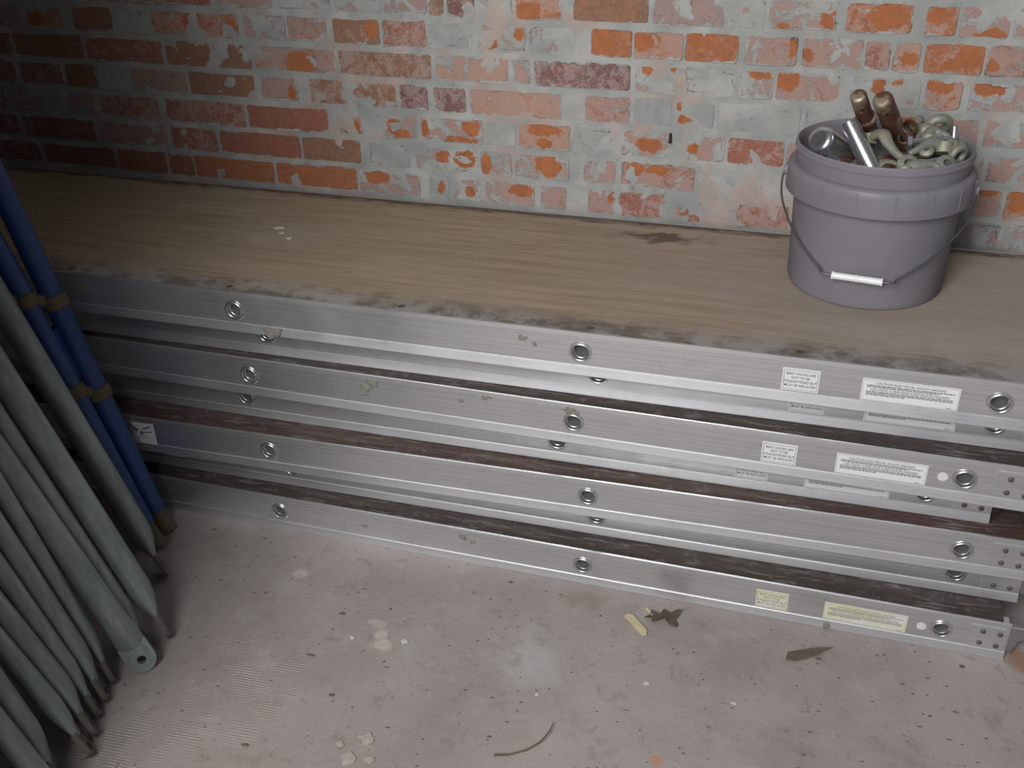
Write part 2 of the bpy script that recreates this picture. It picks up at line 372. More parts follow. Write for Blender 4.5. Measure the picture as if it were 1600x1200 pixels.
WALL_Y, WALL_ROT = 0.585, R(-0.9987)
def build_wall_back():
    xs = [WX0 - 0.1] + [WX0 + 0.02 + i * 0.0075 for i in range(int((1.2 - WX0) / 0.0075))] + [1.3 + 0.05 * i for i in range(19)]
    zs = [-0.02] + [0.04 * i for i in range(1, 11)] + [0.42 + i * 0.0075 for i in range(75)] + [1.0 + 0.03 * i for i in range(17)] + [1.6, 2.0, 2.6, WH]
    bm = bmesh.new(); g = []
    for z in zs:
        row = []
        for x in xs:
            p = Vector((x * 26, z * 30, 3.1)); n1 = noise.noise(p); n2 = noise.noise(p * 3.1); n3 = noise.noise(Vector((x * 7, z * 8, 9.0)))
            row.append(bm.verts.new((x, -0.0010 - 0.0022 * n1 - 0.0009 * n2 - 0.0022 * n3, z)))
        g.append(row)
    for a, b in zip(g, g[1:]):
        for i in range(len(a) - 1): bm.faces.new((a[i], a[i + 1], b[i + 1], b[i]))
    me = to_mesh('wall_back', bm, True)
    bm = bmesh.new(); bm.from_mesh(me)
    box(bm, WX0 - 0.1, xs[-1], 0.012, 0.22, -0.02, WH)
    bm.to_mesh(me); bm.free()
    o = link('wall_back', me, 'mortar', None, (0, WALL_Y, 0), (0, 0, WALL_ROT)); tag(o, kind='structure')
    return o
wall_back = build_wall_back()

# bricks: course, left, right, tone, how much is smeared over, clean patches (u, v, ru, rv)
BR = [
    (-2,0.315,0.389,1,0.6),
    (-2,0.394,0.466,1,0.5),
    (-2,0.471,0.566,0,0.5),
    (-2,0.571,0.658,1,0.4),
    (-1,-1.572,-1.361,4,0.4),
    (-1,-1.351,-1.207,1,0.3),
    (-1,-1.199,-1.055,1,0.5),
    (-1,-1.048,-0.935,1,0.3),
    (-1,-0.923,-0.792,1,0.5),
    (-1,-0.78,-0.659,1,0.8),
    (-1,-0.651,-0.551,1,0.7),
    (-1,-0.544,-0.452,2,0.6),
    (-1,-0.448,-0.416,3,0.3),
    (-1,-0.409,-0.35,2,0.3),
    (-1,-0.342,-0.275,2,0.7),
    (-1,-0.269,-0.178,0,0.4,(-0.02,-0.012,0.025,0.019)),
    (-1,-0.155,-0.012,3,0.15),
    (-1,-0.004,0.126,2,0.5),
    (-1,0.133,0.199,1,0.7),
    (-1,0.205,0.325,1,0.55,(0.041,-0.005,0.013,0.015),(-0.032,-0.02,0.013,0.005)),
    (-1,0.337,0.449,0,0.35,(0.014,0.004,0.033,0.023)),
    (-1,0.468,0.519,0,0.35,(-0.007,0.007,0.018,0.015)),
    (-1,0.524,0.603,1,0.5,(0.009,-0.019,0.025,0.009)),
    (-1,0.609,0.692,1,0.5),
    (0,-1.594,-1.43,4,0.5),
    (0,-1.419,-1.317,0,0.45,(-0.022,-0.006,0.021,0.018)),
    (0,-1.29,-1.189,3,0.05),
    (0,-1.179,-1.095,2,0.7),
    (0,-1.088,-0.987,0,0.4,(0.037,0.004,0.013,0.016)),
    (0,-0.976,-0.877,0,0.4,(0.033,-0.003,0.015,0.018)),
    (0,-0.867,-0.767,1,0.6),
    (0,-0.764,-0.672,1,0.45),
    (0,-0.661,-0.557,3,0.25,(0.034,0.004,0.014,0.02)),
    (0,-0.552,-0.456,1,0.4),
    (0,-0.452,-0.366,2,0.8),
    (0,-0.35,-0.25,1,0.7,(-0.022,-0.009,0.017,0.016),(0.037,0.009,0.012,0.014)),
    (0,-0.244,-0.152,2,0.7),
    (0,-0.12,-0.041,0,0.25,(-0.015,0.001,0.022,0.021)),
    (0,-0.037,0.056,0,0.45,(-0.03,0.005,0.022,0.018)),
    (0,0.059,0.157,0,0.25,(-0.018,0.014,0.028,0.017)),
    (0,0.168,0.262,1,0.5,(0.039,0.006,0.009,0.018)),
    (0,0.27,0.373,1,0.5,(-0.042,-0.005,0.009,0.011)),
    (0,0.377,0.42,1,0.4),
    (0,0.424,0.47,0,0.45,(0.004,-0.004,0.016,0.011)),
    (0,0.477,0.574,0,0.3,(0.023,0.006,0.02,0.023),(-0.001,-0.01,0.019,0.009)),
    (0,0.577,0.676,1,0.5,(-0.038,-0.007,0.01,0.01)),
    (1,-1.617,-1.473,4,0.3),
    (1,-1.467,-1.282,3,0.1),
    (1,-1.272,-1.075,1,0.3),
    (1,-1.067,-0.858,3,0.05),
    (1,-0.852,-0.661,1,0.45,(0.014,-0.006,0.033,0.026)),
    (1,-0.654,-0.449,3,0.35),
    (1,-0.44,-0.284,0,0.55),
    (1,-0.279,-0.241,1,0.6),
    (1,-0.233,-0.042,2,0.35),
    (1,-0.034,0.055,1,0.65,(-0.021,0.02,0.011,0.012),(0.027,0.016,0.008,0.011)),
    (1,0.062,0.158,1,0.8),
    (1,0.163,0.225,1,0.6,(0.008,0.02,0.023,0.01)),
    (1,0.231,0.343,1,0.45,(-0.037,0.012,0.02,0.023)),
    (1,0.365,0.481,1,0.85,(-0.015,0.01,0.013,0.015),(0.019,0.02,0.011,0.008)),
    (1,0.488,0.549,0,0.45,(-0.007,0.02,0.025,0.016)),
    (1,0.562,0.691,1,0.55,(-0.036,0.017,0.026,0.015)),
    (2,-1.658,-1.48,4,0.3),
    (2,-1.471,-1.351,4,0.35),
    (2,-1.344,-1.263,3,0.2),
    (2,-1.258,-1.175,1,0.75),
    (2,-1.17,-1.029,3,0.45),
    (2,-1.022,-0.859,3,0.05),
    (2,-0.844,-0.757,1,0.5,(0.029,-0.008,0.011,0.016)),
    (2,-0.729,-0.53,3,0.35),
    (2,-0.523,-0.459,2,0.35),
    (2,-0.448,-0.378,2,0.35),
    (2,-0.368,-0.177,0,0.5),
    (2,-0.13,-0.039,1,0.45),
    (2,-0.033,0.042,1,0.9),
    (2,0.047,0.122,1,0.75,(-0.031,0.016,0.007,0.011),(-0.019,-0.01,0.012,0.007)),
    (2,0.13,0.281,1,0.9),
    (2,0.288,0.378,1,0.8),
    (2,0.389,0.494,1,0.85,(0.026,0.02,0.017,0.006)),
    (2,0.507,0.59,1,0.55),
    (2,0.597,0.715,1,0.55),
    (3,-1.699,-1.528,4,0.4),
    (3,-1.517,-1.387,4,0.6),
    (3,-1.378,-1.28,4,0.5),
    (3,-1.269,-1.11,1,0.4),
    (3,-1.096,-0.892,1,0.35),
    (3,-0.887,-0.692,1,0.15),
    (3,-0.668,-0.613,0,0.5,(0.004,-0.012,0.018,0.026)),
    (3,-0.564,-0.489,1,0.6,(-0.013,-0.001,0.018,0.016),(0.003,-0.02,0.022,0.014)),
    (3,-0.48,-0.343,1,0.6,(0.044,0.007,0.019,0.015),(0.021,-0.02,0.037,0.008),(-0.06,-0.0,0.009,0.019)),
    (3,-0.338,-0.273,1,0.85),
    (3,-0.266,-0.158,0,0.45,(-0.002,0.014,0.035,0.013),(0.001,-0.015,0.016,0.013)),
    (3,-0.153,-0.074,1,0.8),
    (3,-0.056,0.041,1,0.6,(0.008,-0.001,0.025,0.014)),
    (3,0.073,0.148,1,0.6,(-0.025,-0.002,0.011,0.01)),
    (3,0.153,0.259,1,0.3),
    (3,0.263,0.381,1,0.4),
    (3,0.392,0.493,1,0.7),
    (3,0.504,0.608,2,0.7),
    (3,0.614,0.729,1,0.6),
    (4,-1.742,-1.513,4,0.3),
    (4,-1.496,-1.298,4,0.25),
    (4,-1.291,-1.103,1,0.45),
    (4,-1.093,-0.975,1,0.3),
    (4,-0.967,-0.769,1,0.15),
    (4,-0.763,-0.622,3,0.08),
    (4,-0.607,-0.508,1,0.9),
    (4,-0.496,-0.358,1,0.7,(-0.008,0.005,0.016,0.014),(0.042,0.002,0.026,0.019)),
    (4,-0.351,-0.283,1,0.6,(-0.022,-0.002,0.014,0.023)),
    (4,-0.277,-0.16,1,0.65,(0.015,0.003,0.026,0.025)),
    (4,-0.13,-0.064,1,0.6),
    (4,-0.054,0.095,1,0.45,(-0.044,0.011,0.018,0.014),(-0.001,0.013,0.025,0.01)),
    (4,0.144,0.284,1,0.85),
    (4,0.291,0.401,1,0.6),
    (4,0.413,0.526,1,0.6),
    (4,0.538,0.598,2,0.6),
    (4,0.604,0.652,0,0.5,(-0.006,0.02,0.019,0.008)),
    (4,0.658,0.743,0,0.4,(-0.023,0.009,0.017,0.024)),
    (5,-1.785,-1.469,4,0.3),
    (5,-1.46,-1.258,4,0.2),
    (5,-1.251,-1.119,1,0.2),
    (5,-1.114,-1.049,1,0.2),
    (5,-1.044,-0.842,0,0.2),
    (5,-0.835,-0.639,0,0.15),
    (5,-0.632,-0.49,1,0.55,(-0.026,0.01,0.03,0.014)),
    (5,-0.468,-0.424,1,0.7,(0.004,0.0,0.01,0.014)),
    (5,-0.415,-0.351,1,0.65,(0.006,-0.005,0.01,0.013)),
    (5,-0.343,-0.234,1,0.6,(0.026,0.009,0.028,0.014)),
    (5,-0.222,-0.165,1,0.5),
    (5,-0.121,-0.062,1,0.45,(0.02,0.015,0.009,0.014)),
    (5,-0.057,0.113,1,0.35),
    (5,0.18,0.281,1,0.4),
    (5,0.291,0.41,1,0.6),
    (5,0.422,0.582,1,0.6),
    (5,0.594,0.66,2,0.6),
    (5,0.668,0.757,1,0.65),
    (6,-0.221,-0.077,1,0.8),
    (6,-0.06,0.009,1,0.55,(-0.001,0.02,0.021,0.008)),
    (6,0.028,0.101,1,0.8),
    (6,0.137,0.177,0,0.3),
    (6,0.183,0.298,0,0.5),
    (6,0.306,0.419,0,0.5),
    (6,0.431,0.583,0,0.5),
    (6,0.611,0.645,0,0.35),
    (6,0.656,0.706,0,0.5),
    (6,0.715,0.783,1,0.5),
]

ZA, ZC = 0.8069, 0.06294
def brick(row, x0, x1, tone, cover, *patches):
    zt = ZA - (row - 1) * ZC
    z1, z0 = zt - 0.0055 - rng.random() * 0.003, zt - ZC + 0.0045 + rng.random() * 0.003
    xc, zc = (x0 + x1) / 2, zt - ZC / 2
    w, hgt = (x1 - x0) / 2, (z1 - z0) / 2; zo = (z0 + z1) / 2 - zc
    j = lambda a: rng.uniform(-a, a)
    cu = min(0.0045, w * 0.3)
    out = [(-w + cu * rng.uniform(.5, 1.2), -hgt + j(.0015)), (j(.02) * w * 8, -hgt + j(.003)), (w - cu * rng.uniform(.5, 1.2), -hgt + j(.0015)), (w + j(.001), -hgt + cu),
           (w + j(.001), hgt - cu), (w - cu * rng.uniform(.5, 1.2), hgt + j(.0015)), (j(.02) * w * 8, hgt + j(.003)), (-w + cu * rng.uniform(.5, 1.2), hgt + j(.0015)),
           (-w + j(.001), hgt - cu), (-w + j(.001), -hgt + cu)]
    yf = -0.0016 - rng.random() * 0.0018 * (1.2 - cover)
    bm = bmesh.new(); rings = []
    for s, y in ((1.0, 0.011), (1.0, yf + 0.0022), (0.965, yf)):
        rings.append([Vector((x * (1 - (1 - s) * 0.035 / max(w, .02)), y, zo + z * s)) for x, z in out])
    loft(bm, rings)
    o = link('brick', to_mesh('brick', bm), 'brick', wall_back, (xc, 0, zc), (R(j(0.35)), R(j(0.35)), R(j(0.3))))
    o['tone'] = tone / 5 + 0.05; o['cover'] = float(cover)
    o['half'] = (w, 1.0, hgt)
    for s, i in zip('abc', range(3)):
        p = patches[i] if i < len(patches) else (9.0, 9.0, 0.001, 0.001)
        o['patch_' + s] = (float(p[0]), 0.0, float(p[1])); o['radius_' + s] = (max(p[2], .003), 1.0, max(p[3], .003))
lim = {}
for b in BR:
    brick(*b)
    lo, hi = lim.get(b[0], (9, -9)); lim[b[0]] = (min(lo, b[1]), max(hi, b[2]))
def fill(row, x0, x1):
    x = x0 + rng.uniform(0, 0.02)
    while x < x1 - 0.05:
        w = rng.choice((0.19, 0.2, 0.205, 0.1)); e2 = min(x + w, x1)
        if e2 - x > 0.04: brick(row, x, e2, rng.choice((0, 1, 1, 1, 2, 3)), rng.uniform(0.15, 0.8))
        x += w + 0.012
for r in range(-1, 7):
    lo, hi = lim[r]
    if lo > -1.5 and r != 6: fill(r, WX0 + 0.02, lo - 0.012)
    fill(r, hi + 0.012, 1.15)
fill(-2, WX0 + 0.02, 0.305); fill(-2, 0.67, 1.15)
for r in range(-7, -2): fill(r, WX0 + 0.02, 1.15)
for r in range(7, 10): fill(r, 0.74, 1.15)

def build_wall_left():
    bm = bmesh.new(); box(bm, WX0 - 0.2, WX0 + 0.015, -4.6, 0.75, -0.02, WH)
    o = link('wall_left', to_mesh('wall_left', bm), 'plaster'); tag(o, kind='structure')
build_wall_left()
WL = WX0 + 0.015
def build_light_blockers():                # unseen wall stub and overhead slab, added to keep the left corner dark
    bm = bmesh.new(); box(bm, WX0 - 0.2, -0.57, -1.05, -0.87, -0.02, WH)
    tag(link('unseen_wall_stub', to_mesh('unseen_wall_stub', bm), 'plaster'), kind='structure')
    bm = bmesh.new(); box(bm, WX0 - 0.2, 3.0, -1.05, 0.85, WH - 0.5, WH)
    tag(link('unseen_ceiling', to_mesh('unseen_ceiling', bm), 'plaster'), kind='structure')
build_light_blockers()

# ================================================================ scaffold planks
PH, PW = 0.075, 0.489
XL, XR = -1.47, 0.712
HX = [-1.22, -0.61, 0.0, 0.61]; HZ, HR = 0.0397, 0.0135
def build_rail_mesh():
    bm = bmesh.new()
    prof = [(0.0042, 0.0622), (0.0042, 0.0748), (0.0034, 0.075), (0.0008, 0.075), (0.0003, 0.0746), (-0.0001, 0.0672), (0.0012, 0.0655)]
    prof2 = [(0.0012, 0.0164), (0.0003, 0.0161), (-0.0003, 0.0156), (-0.0034, 0.0012), (-0.0028, 0.0), (0.034, 0.0), (0.034, 0.003), (0.0046, 0.0034)]
    prof3 = [(0.0046, 0.0592), (0.034, 0.0592), (0.034, 0.0622), (0.0042, 0.0622)]
    def strip(pr):
        for a, b in zip(pr, pr[1:]):
            vs = [bm.verts.new((XL, *a)), bm.verts.new((XR, *a)), bm.verts.new((XR, *b)), bm.verts.new((XL, *b))]
            bm.faces.new(vs)
    strip(prof); strip(prof2); strip(prof3)
    def web(y, z0, z1):
        hs = 0.024; x = XL
        for hx in HX:
            bm.faces.new([bm.verts.new(p) for p in ((x, y, z0), (hx - hs, y, z0), (hx - hs, y, z1), (x, y, z1))])
            n = 24; circ = [bm.verts.new((hx + HR * math.cos(2 * math.pi * i / n), y, HZ + HR * math.sin(2 * math.pi * i / n))) for i in range(n)]
            sq = []
            for i in range(n):
                a = 2 * math.pi * i / n; cx, cz = math.cos(a), math.sin(a); m = max(abs(cx), abs(cz)); ux, uz = cx / m, cz / m
                sq.append(bm.verts.new((hx + ux * hs, y, HZ + uz * ((z1 - HZ) if uz > 0 else (HZ - z0)))))
            for i in range(n):
                j2 = (i + 1) % n; bm.faces.new((circ[i], sq[i], sq[j2], circ[j2]))
            x = hx + hs
        bm.faces.new([bm.verts.new(p) for p in ((x, y, z0), (XR, y, z0), (XR, y, z1), (x, y, z1))])
    web(0.0012, 0.0164, 0.0655); web(0.0046, 0.0034, 0.0592)
    full = prof + prof2 + prof3[:-1]
    for x in (XL, XR): bm.faces.new([bm.verts.new((x, *p)) for p in full])
    bmesh.ops.remove_doubles(bm, verts=bm.verts, dist=1e-5)
    return to_mesh('side_rail', bm)
def build_rung_mesh():
    bm = bmesh.new()
    prof = [(0.0, 0.030), (0.0112, 0.030), (0.0112, 0.0078), (0.0118, 0.0066), (0.0125, 0.0062), (0.0127, 0.0014), (0.0132, -0.0002), (0.0140, -0.0007), (0.0152, 0.0001), (0.0178, 0.0003), (0.0186, 0.0011), (0.0134, 0.0012), (0.0134, PW / 2)]
    full = prof + [(r, PW - y) for r, y in reversed(prof)]
    lathe(bm, full, 28, 'y')
    return to_mesh('rung', bm, True, 28)
def build_hook_mesh(sgn):
    bm = bmesh.new(); x = XR if sgn > 0 else XL
    pts = [(-0.004, 0.012), (0.0, 0.066), (0.046, 0.066), (0.066, 0.058), (0.076, 0.040), (0.074, 0.012), (0.062, 0.006), (0.060, 0.030), (0.050, 0.044), (0.032, 0.048), (0.016, 0.040), (0.010, 0.012)]
    pts = [(x + sgn * p[0], p[1]) for p in pts]
    if sgn < 0: pts.reverse()
    prism(bm, pts, 0.006, 0.018)
    bmesh.ops.bevel(bm, geom=bm.edges[:], offset=0.0012, segments=1, affect='EDGES')
    return to_mesh('hook', bm)
def build_plate_mesh():
    bm = bmesh.new(); box(bm, 0.652, 0.706, -0.0012, 0.0011, 0.0195, 0.0652, 0.0004)
    return to_mesh('end_plate', bm)
def dome(name, r, h, axis='y'):
    bm = bmesh.new()
    s = -1 if axis == 'y' else 1
    lathe(bm, [(r, 0), (r * .92, s * h * .6), (r * .5, s * h), (0, s * h)], 12, axis); return to_mesh(name, bm, True)
RAIL, RUNG, PLATE = build_rail_mesh(), build_rung_mesh(), build_plate_mesh()
HOOKS = {1: build_hook_mesh(1), -1: build_hook_mesh(-1)}
RIVET, SCREW = dome('rivet', 0.0045, 0.0022), dome('screw', 0.0062, 0.0006, 'z')
def build_plug_mesh():
    bm = bmesh.new(); lathe(bm, [(0, 0.0125), (0.0110, 0.0120), (0.0111, 0.0118), (0.0111, 0.0128), (0, 0.0135)], 20, 'y'); return to_mesh('bore_shade_plug', bm)  # dark disc standing in for shade down the bore
PLUG = build_plug_mesh()
def build_deck_mesh():
    bm = bmesh.new(); box(bm, XL + 0.012, XR - 0.012, 0.0046, PW - 0.0046, 0.0624, 0.0746, 0.0012)
    return to_mesh('deck', bm)
DECK = build_deck_mesh()

def join_flat(parts):                 # [(mesh, x, z, sx, sz)] printed on a plane facing -y
    bm = bmesh.new()
    for me, x, z, sx, sz in parts:
        t = bmesh.new(); t.from_mesh(me)
        for vv in t.verts: vv.co = Vector((x + vv.co.x * sx, 0, z + vv.co.y * sz))
        tmp = bpy.data.meshes.new('t'); t.to_mesh(tmp); t.free(); bm.from_mesh(tmp); bpy.data.meshes.remove(tmp)
    me = bpy.data.meshes.new('lettering'); bm.to_mesh(me); bm.free(); return me
def dashes(bm, x0, x1, z, hgt, seed):
    r = random.Random(seed); x = x0
    while x < x1:
        w = r.uniform(0.0016, 0.006); e2 = min(x + w, x1)
        bm.faces.new([bm.verts.new(p) for p in ((x, 0, z), (e2, 0, z), (e2, 0, z + hgt), (x, 0, z + hgt))]); x = e2 + r.uniform(0.0006, 0.0012)
def border(bm, x0, x1, z0, z1, t):
    for a, b, c2, d in ((x0, x1, z0, z0 + t), (x0, x1, z1 - t, z1), (x0, x0 + t, z0 + t, z1 - t), (x1 - t, x1, z0 + t, z1 - t)):
        bm.faces.new([bm.verts.new(p) for p in ((a, 0, c2), (b, 0, c2), (b, 0, d), (a, 0, d))])
def add_dashes(me, fn):
    bm = bmesh.new(); bm.from_mesh(me); fn(bm); bm.to_mesh(me); bm.free(); return me
def bent_print():
    W, H = 0.054, 0.037
    ls = ['BENT HOOKS ARE', 'NOT TO BE', 'STRAIGHTENED BUT', 'MUST BE REPLACED']
    ms = [text_mesh(s, 0.0070) for s in ls]
    me = join_flat([(m, 0, H / 2 - 0.0085 - i * 0.0066, 0.74, 0.86) for i, m in enumerate(ms)])
    return add_dashes(me, lambda bm: border(bm, -W / 2 + .0022, W / 2 - .0022, -H / 2 + .0022, H / 2 - .0022, 0.0006))
def caution_print():
    W, H = 0.134, 0.036
    a, b = text_mesh('CAUTION ELECTRICAL SHOCK HAZARD', 0.0056), text_mesh('CAUTION CORROSIVE SUBSTANCES HAZARD', 0.0056)
    me = join_flat([(a, 0, H / 2 - 0.0062, 0.94, 0.9), (b, 0, H / 2 - 0.0168, 0.94, 0.9)])
    def f(bm):
        dashes(bm, -.060, .060, H / 2 - .0108, .0015, 1); dashes(bm, -.060, .040, H / 2 - .0133, .0015, 2)
        dashes(bm, -.060, .060, H / 2 - .0212, .0015, 3); dashes(bm, -.060, .060, H / 2 - .0238, .0015, 4); dashes(bm, -.060, -.006, H / 2 - .0263, .0015, 5)
        dashes(bm, .052, .060, -H / 2 + .0022, .0010, 6); border(bm, -W / 2 + .0015, W / 2 - .0015, -H / 2 + .0012, H / 2 - .0012, .0003)
    return add_dashes(me, f)
def slab_label(w, hgt):
    bm = bmesh.new(); box(bm, -w / 2, w / 2, -0.0004, 0.0003, -hgt / 2, hgt / 2); return to_mesh('label', bm)
BENT_P, CAUT_P = bent_print(), caution_print()
BENT_L, CAUT_L, PICT_L = slab_label(0.054, 0.037), slab_label(0.134, 0.036), slab_label(0.050, 0.047)
def pict_print():                     # a hook drawn over slanting lines
    bm = bmesh.new()
    def quad(x0, z0, x1, z1, t):
        d = Vector((x1 - x0, 0, z1 - z0)).normalized(); nrm = Vector((-d.z, 0, d.x)) * t / 2
        a, b = Vector((x0, 0, z0)), Vector((x1, 0, z1)); bm.faces.new([bm.verts.new(p) for p in (a - nrm, b - nrm, b + nrm, a + nrm)])
    quad(-.025, .016, -.010, .006, .004); quad(-.022, .008, -.012, .003, .003); quad(0.0, .010, .018, .018, .0028); quad(-.002, .001, .020, .006, .002)
    bm.faces.new([bm.verts.new((-.004 + .0042 * math.cos(a * math.pi / 6), 0, .001 + .0042 * math.sin(a * math.pi / 6))) for a in range(12)])
    quad(-.012, -.006, .010, -.005, .001); quad(-.012, -.010, .014, -.0095, .001)
    me = bpy.data.meshes.new('picture'); bm.to_mesh(me); bm.free(); return me
PICT_P = pict_print()
def splat_mesh(r, seed):
    rr = random.Random(seed); bm = bmesh.new(); n = 14
    ph = [rr.uniform(.45, 1.15) for _ in range(n)]
    rings = [[Vector((r * s * ph[i] * math.cos(2 * math.pi * i / n), y, r * s * ph[i] * 0.8 * math.sin(2 * math.pi * i / n))) for i in range(n)] for s, y in ((1, 0), (.8, -.0012), (.35, -.002))]
    loft(bm, rings); return to_mesh('mortar_splat', bm, True)

YK = [0.0, 0.0655, 0.0291, 0.0795, 0.0325, 0.0795, 0.0274]
XK = [0.0, 0.0158, -0.0164, -0.0566, 0.0099, 0.0169, 0.0045]
SK = [-0.0019, 0.0043, -0.0128, 0.0037, 0.0208, 0.005, -0.0063]
PLABEL = ['topmost scaffold plank, tan weathered plywood deck with the bucket standing on it',
          'second scaffold plank from the top, aluminium rail set back under the topmost one',
          'third scaffold plank from the top, aluminium rail with mortar splats and two white labels',
          'fourth scaffold plank from the top, set back, rail ending in a black hook',
          'fifth scaffold plank from the top, red-brown deck edge, picture label at its left end',
          'sixth scaffold plank from the top, set back just above the bottom one',
          'bottom scaffold plank lying on the concrete floor, with yellowed labels']
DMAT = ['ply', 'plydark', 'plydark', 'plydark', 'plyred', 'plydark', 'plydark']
SPL = {0: [(-.542, .006, .013), (-.53, .010, .008), (-.095, .053, .006), (-.075, .045, .004)],
       2: [(-.376, .049, .009), (-.362, .062, .012), (-.385, .036, .006), (-.155, .064, .008), (-.2, .05, .004), (-.007, .062, .010), (.004, .058, .006)],
       6: [(-.428, .041, .005), (-.23, .055, .007), (-.21, .048, .005), (.43, .006, .006)]}
def with_mat(me, mat):
    m2 = me.copy(); m2.materials.clear(); m2.materials.append(M[mat]); return m2
def build_plank(kk):
    s = SK[kk]; yaw = math.atan(s); z = (6 - kk) * 0.07545
    t = empty('scaffold_plank', (XK[kk], YK[kk] + s * XK[kk], z), (0, 0, yaw))
    tag(t, PLABEL[kk], 'scaffold plank', 'stacked scaffold planks')
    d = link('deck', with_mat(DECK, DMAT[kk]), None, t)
    link('side_rail', RAIL, 'alu', t)
    link('side_rail', RAIL, 'alu', t, (XR + XL, PW, 0), (0, 0, math.pi))
    for hx in HX:
        rg = link('rung', RUNG, 'ring', t, (hx, 0, HZ))
        link('bore_shade_plug', PLUG, 'bore', rg)
    for sg in (1, -1):
        hm = 'steel' if kk in (4, 5, 6) else 'black'
        for yy in (0.0, PW - 0.024): link('hook', with_mat(HOOKS[sg], hm), None, t, (0, yy, 0))
    pl = link('end_plate', PLATE, 'alu', t)
    for x, zz in ((0.672, .053), (0.6705, .0285), (0.698, .052), (0.696, .027)): link('rivet', RIVET, 'screw', pl, (x, -0.0012, zz))
    if kk % 2 == 0:
        for i in range(6):
            x = -0.945 + 0.3175 * i
            for yy in (0.0195, PW - 0.0195):
                if -1.25 < x < 0.66: link('screw', SCREW, 'screw', d, (x + 0.004, yy, 0.0746))
    lab = 'label_yellow' if kk == 6 else 'label'
    ink = 'ink_grey' if kk == 6 else 'ink'
    if kk not in (4, 5):
        bl = link('label', with_mat(BENT_L, lab), None, t, (0.3355, 0.0009, 0.0378)); bl['label'] = 'label about bent hooks'
        link('lettering', with_mat(BENT_P, ink), None, bl, (0, -0.0006, 0))
        cl = link('label', with_mat(CAUT_L, lab), None, t, (0.4893, 0.0009, 0.0366)); cl['label'] = 'long caution label'
        link('lettering', with_mat(CAUT_P, 'ink_grey' if kk == 6 else 'ink'), None, cl, (0, -0.0006, 0))
    if kk in (2, 6):
        bm = bmesh.new(); lathe(bm, [(0.0076, 0.0012), (0.0076, 0.0006), (0, 0.0004)], 16, 'y')
        link('paint_dot', to_mesh('paint_dot', bm), 'dot', t, (0.579, 0, 0.0392))
    if kk in (4, 5):
        pc = link('label', with_mat(PICT_L, 'label'), None, t, (-0.878 if kk == 4 else -0.871, 0.0009, 0.0385 if kk == 4 else 0.0475)); pc['label'] = 'white picture label'
        link('picture', with_mat(PICT_P, 'ink'), None, pc, (0, -0.0006, 0))
    for i, (x, zz, r) in enumerate(SPL.get(kk, ())):
        link('mortar_splat', splat_mesh(r * 1.35, kk * 10 + i), 'splat', t, (x, 0.0012 if zz > .014 and zz < .065 else (-0.0034 if zz <= .014 else 0.0), zz))
    return t
for kk in range(7): build_plank(kk)
ZT = 6 * 0.07545 + 0.0746

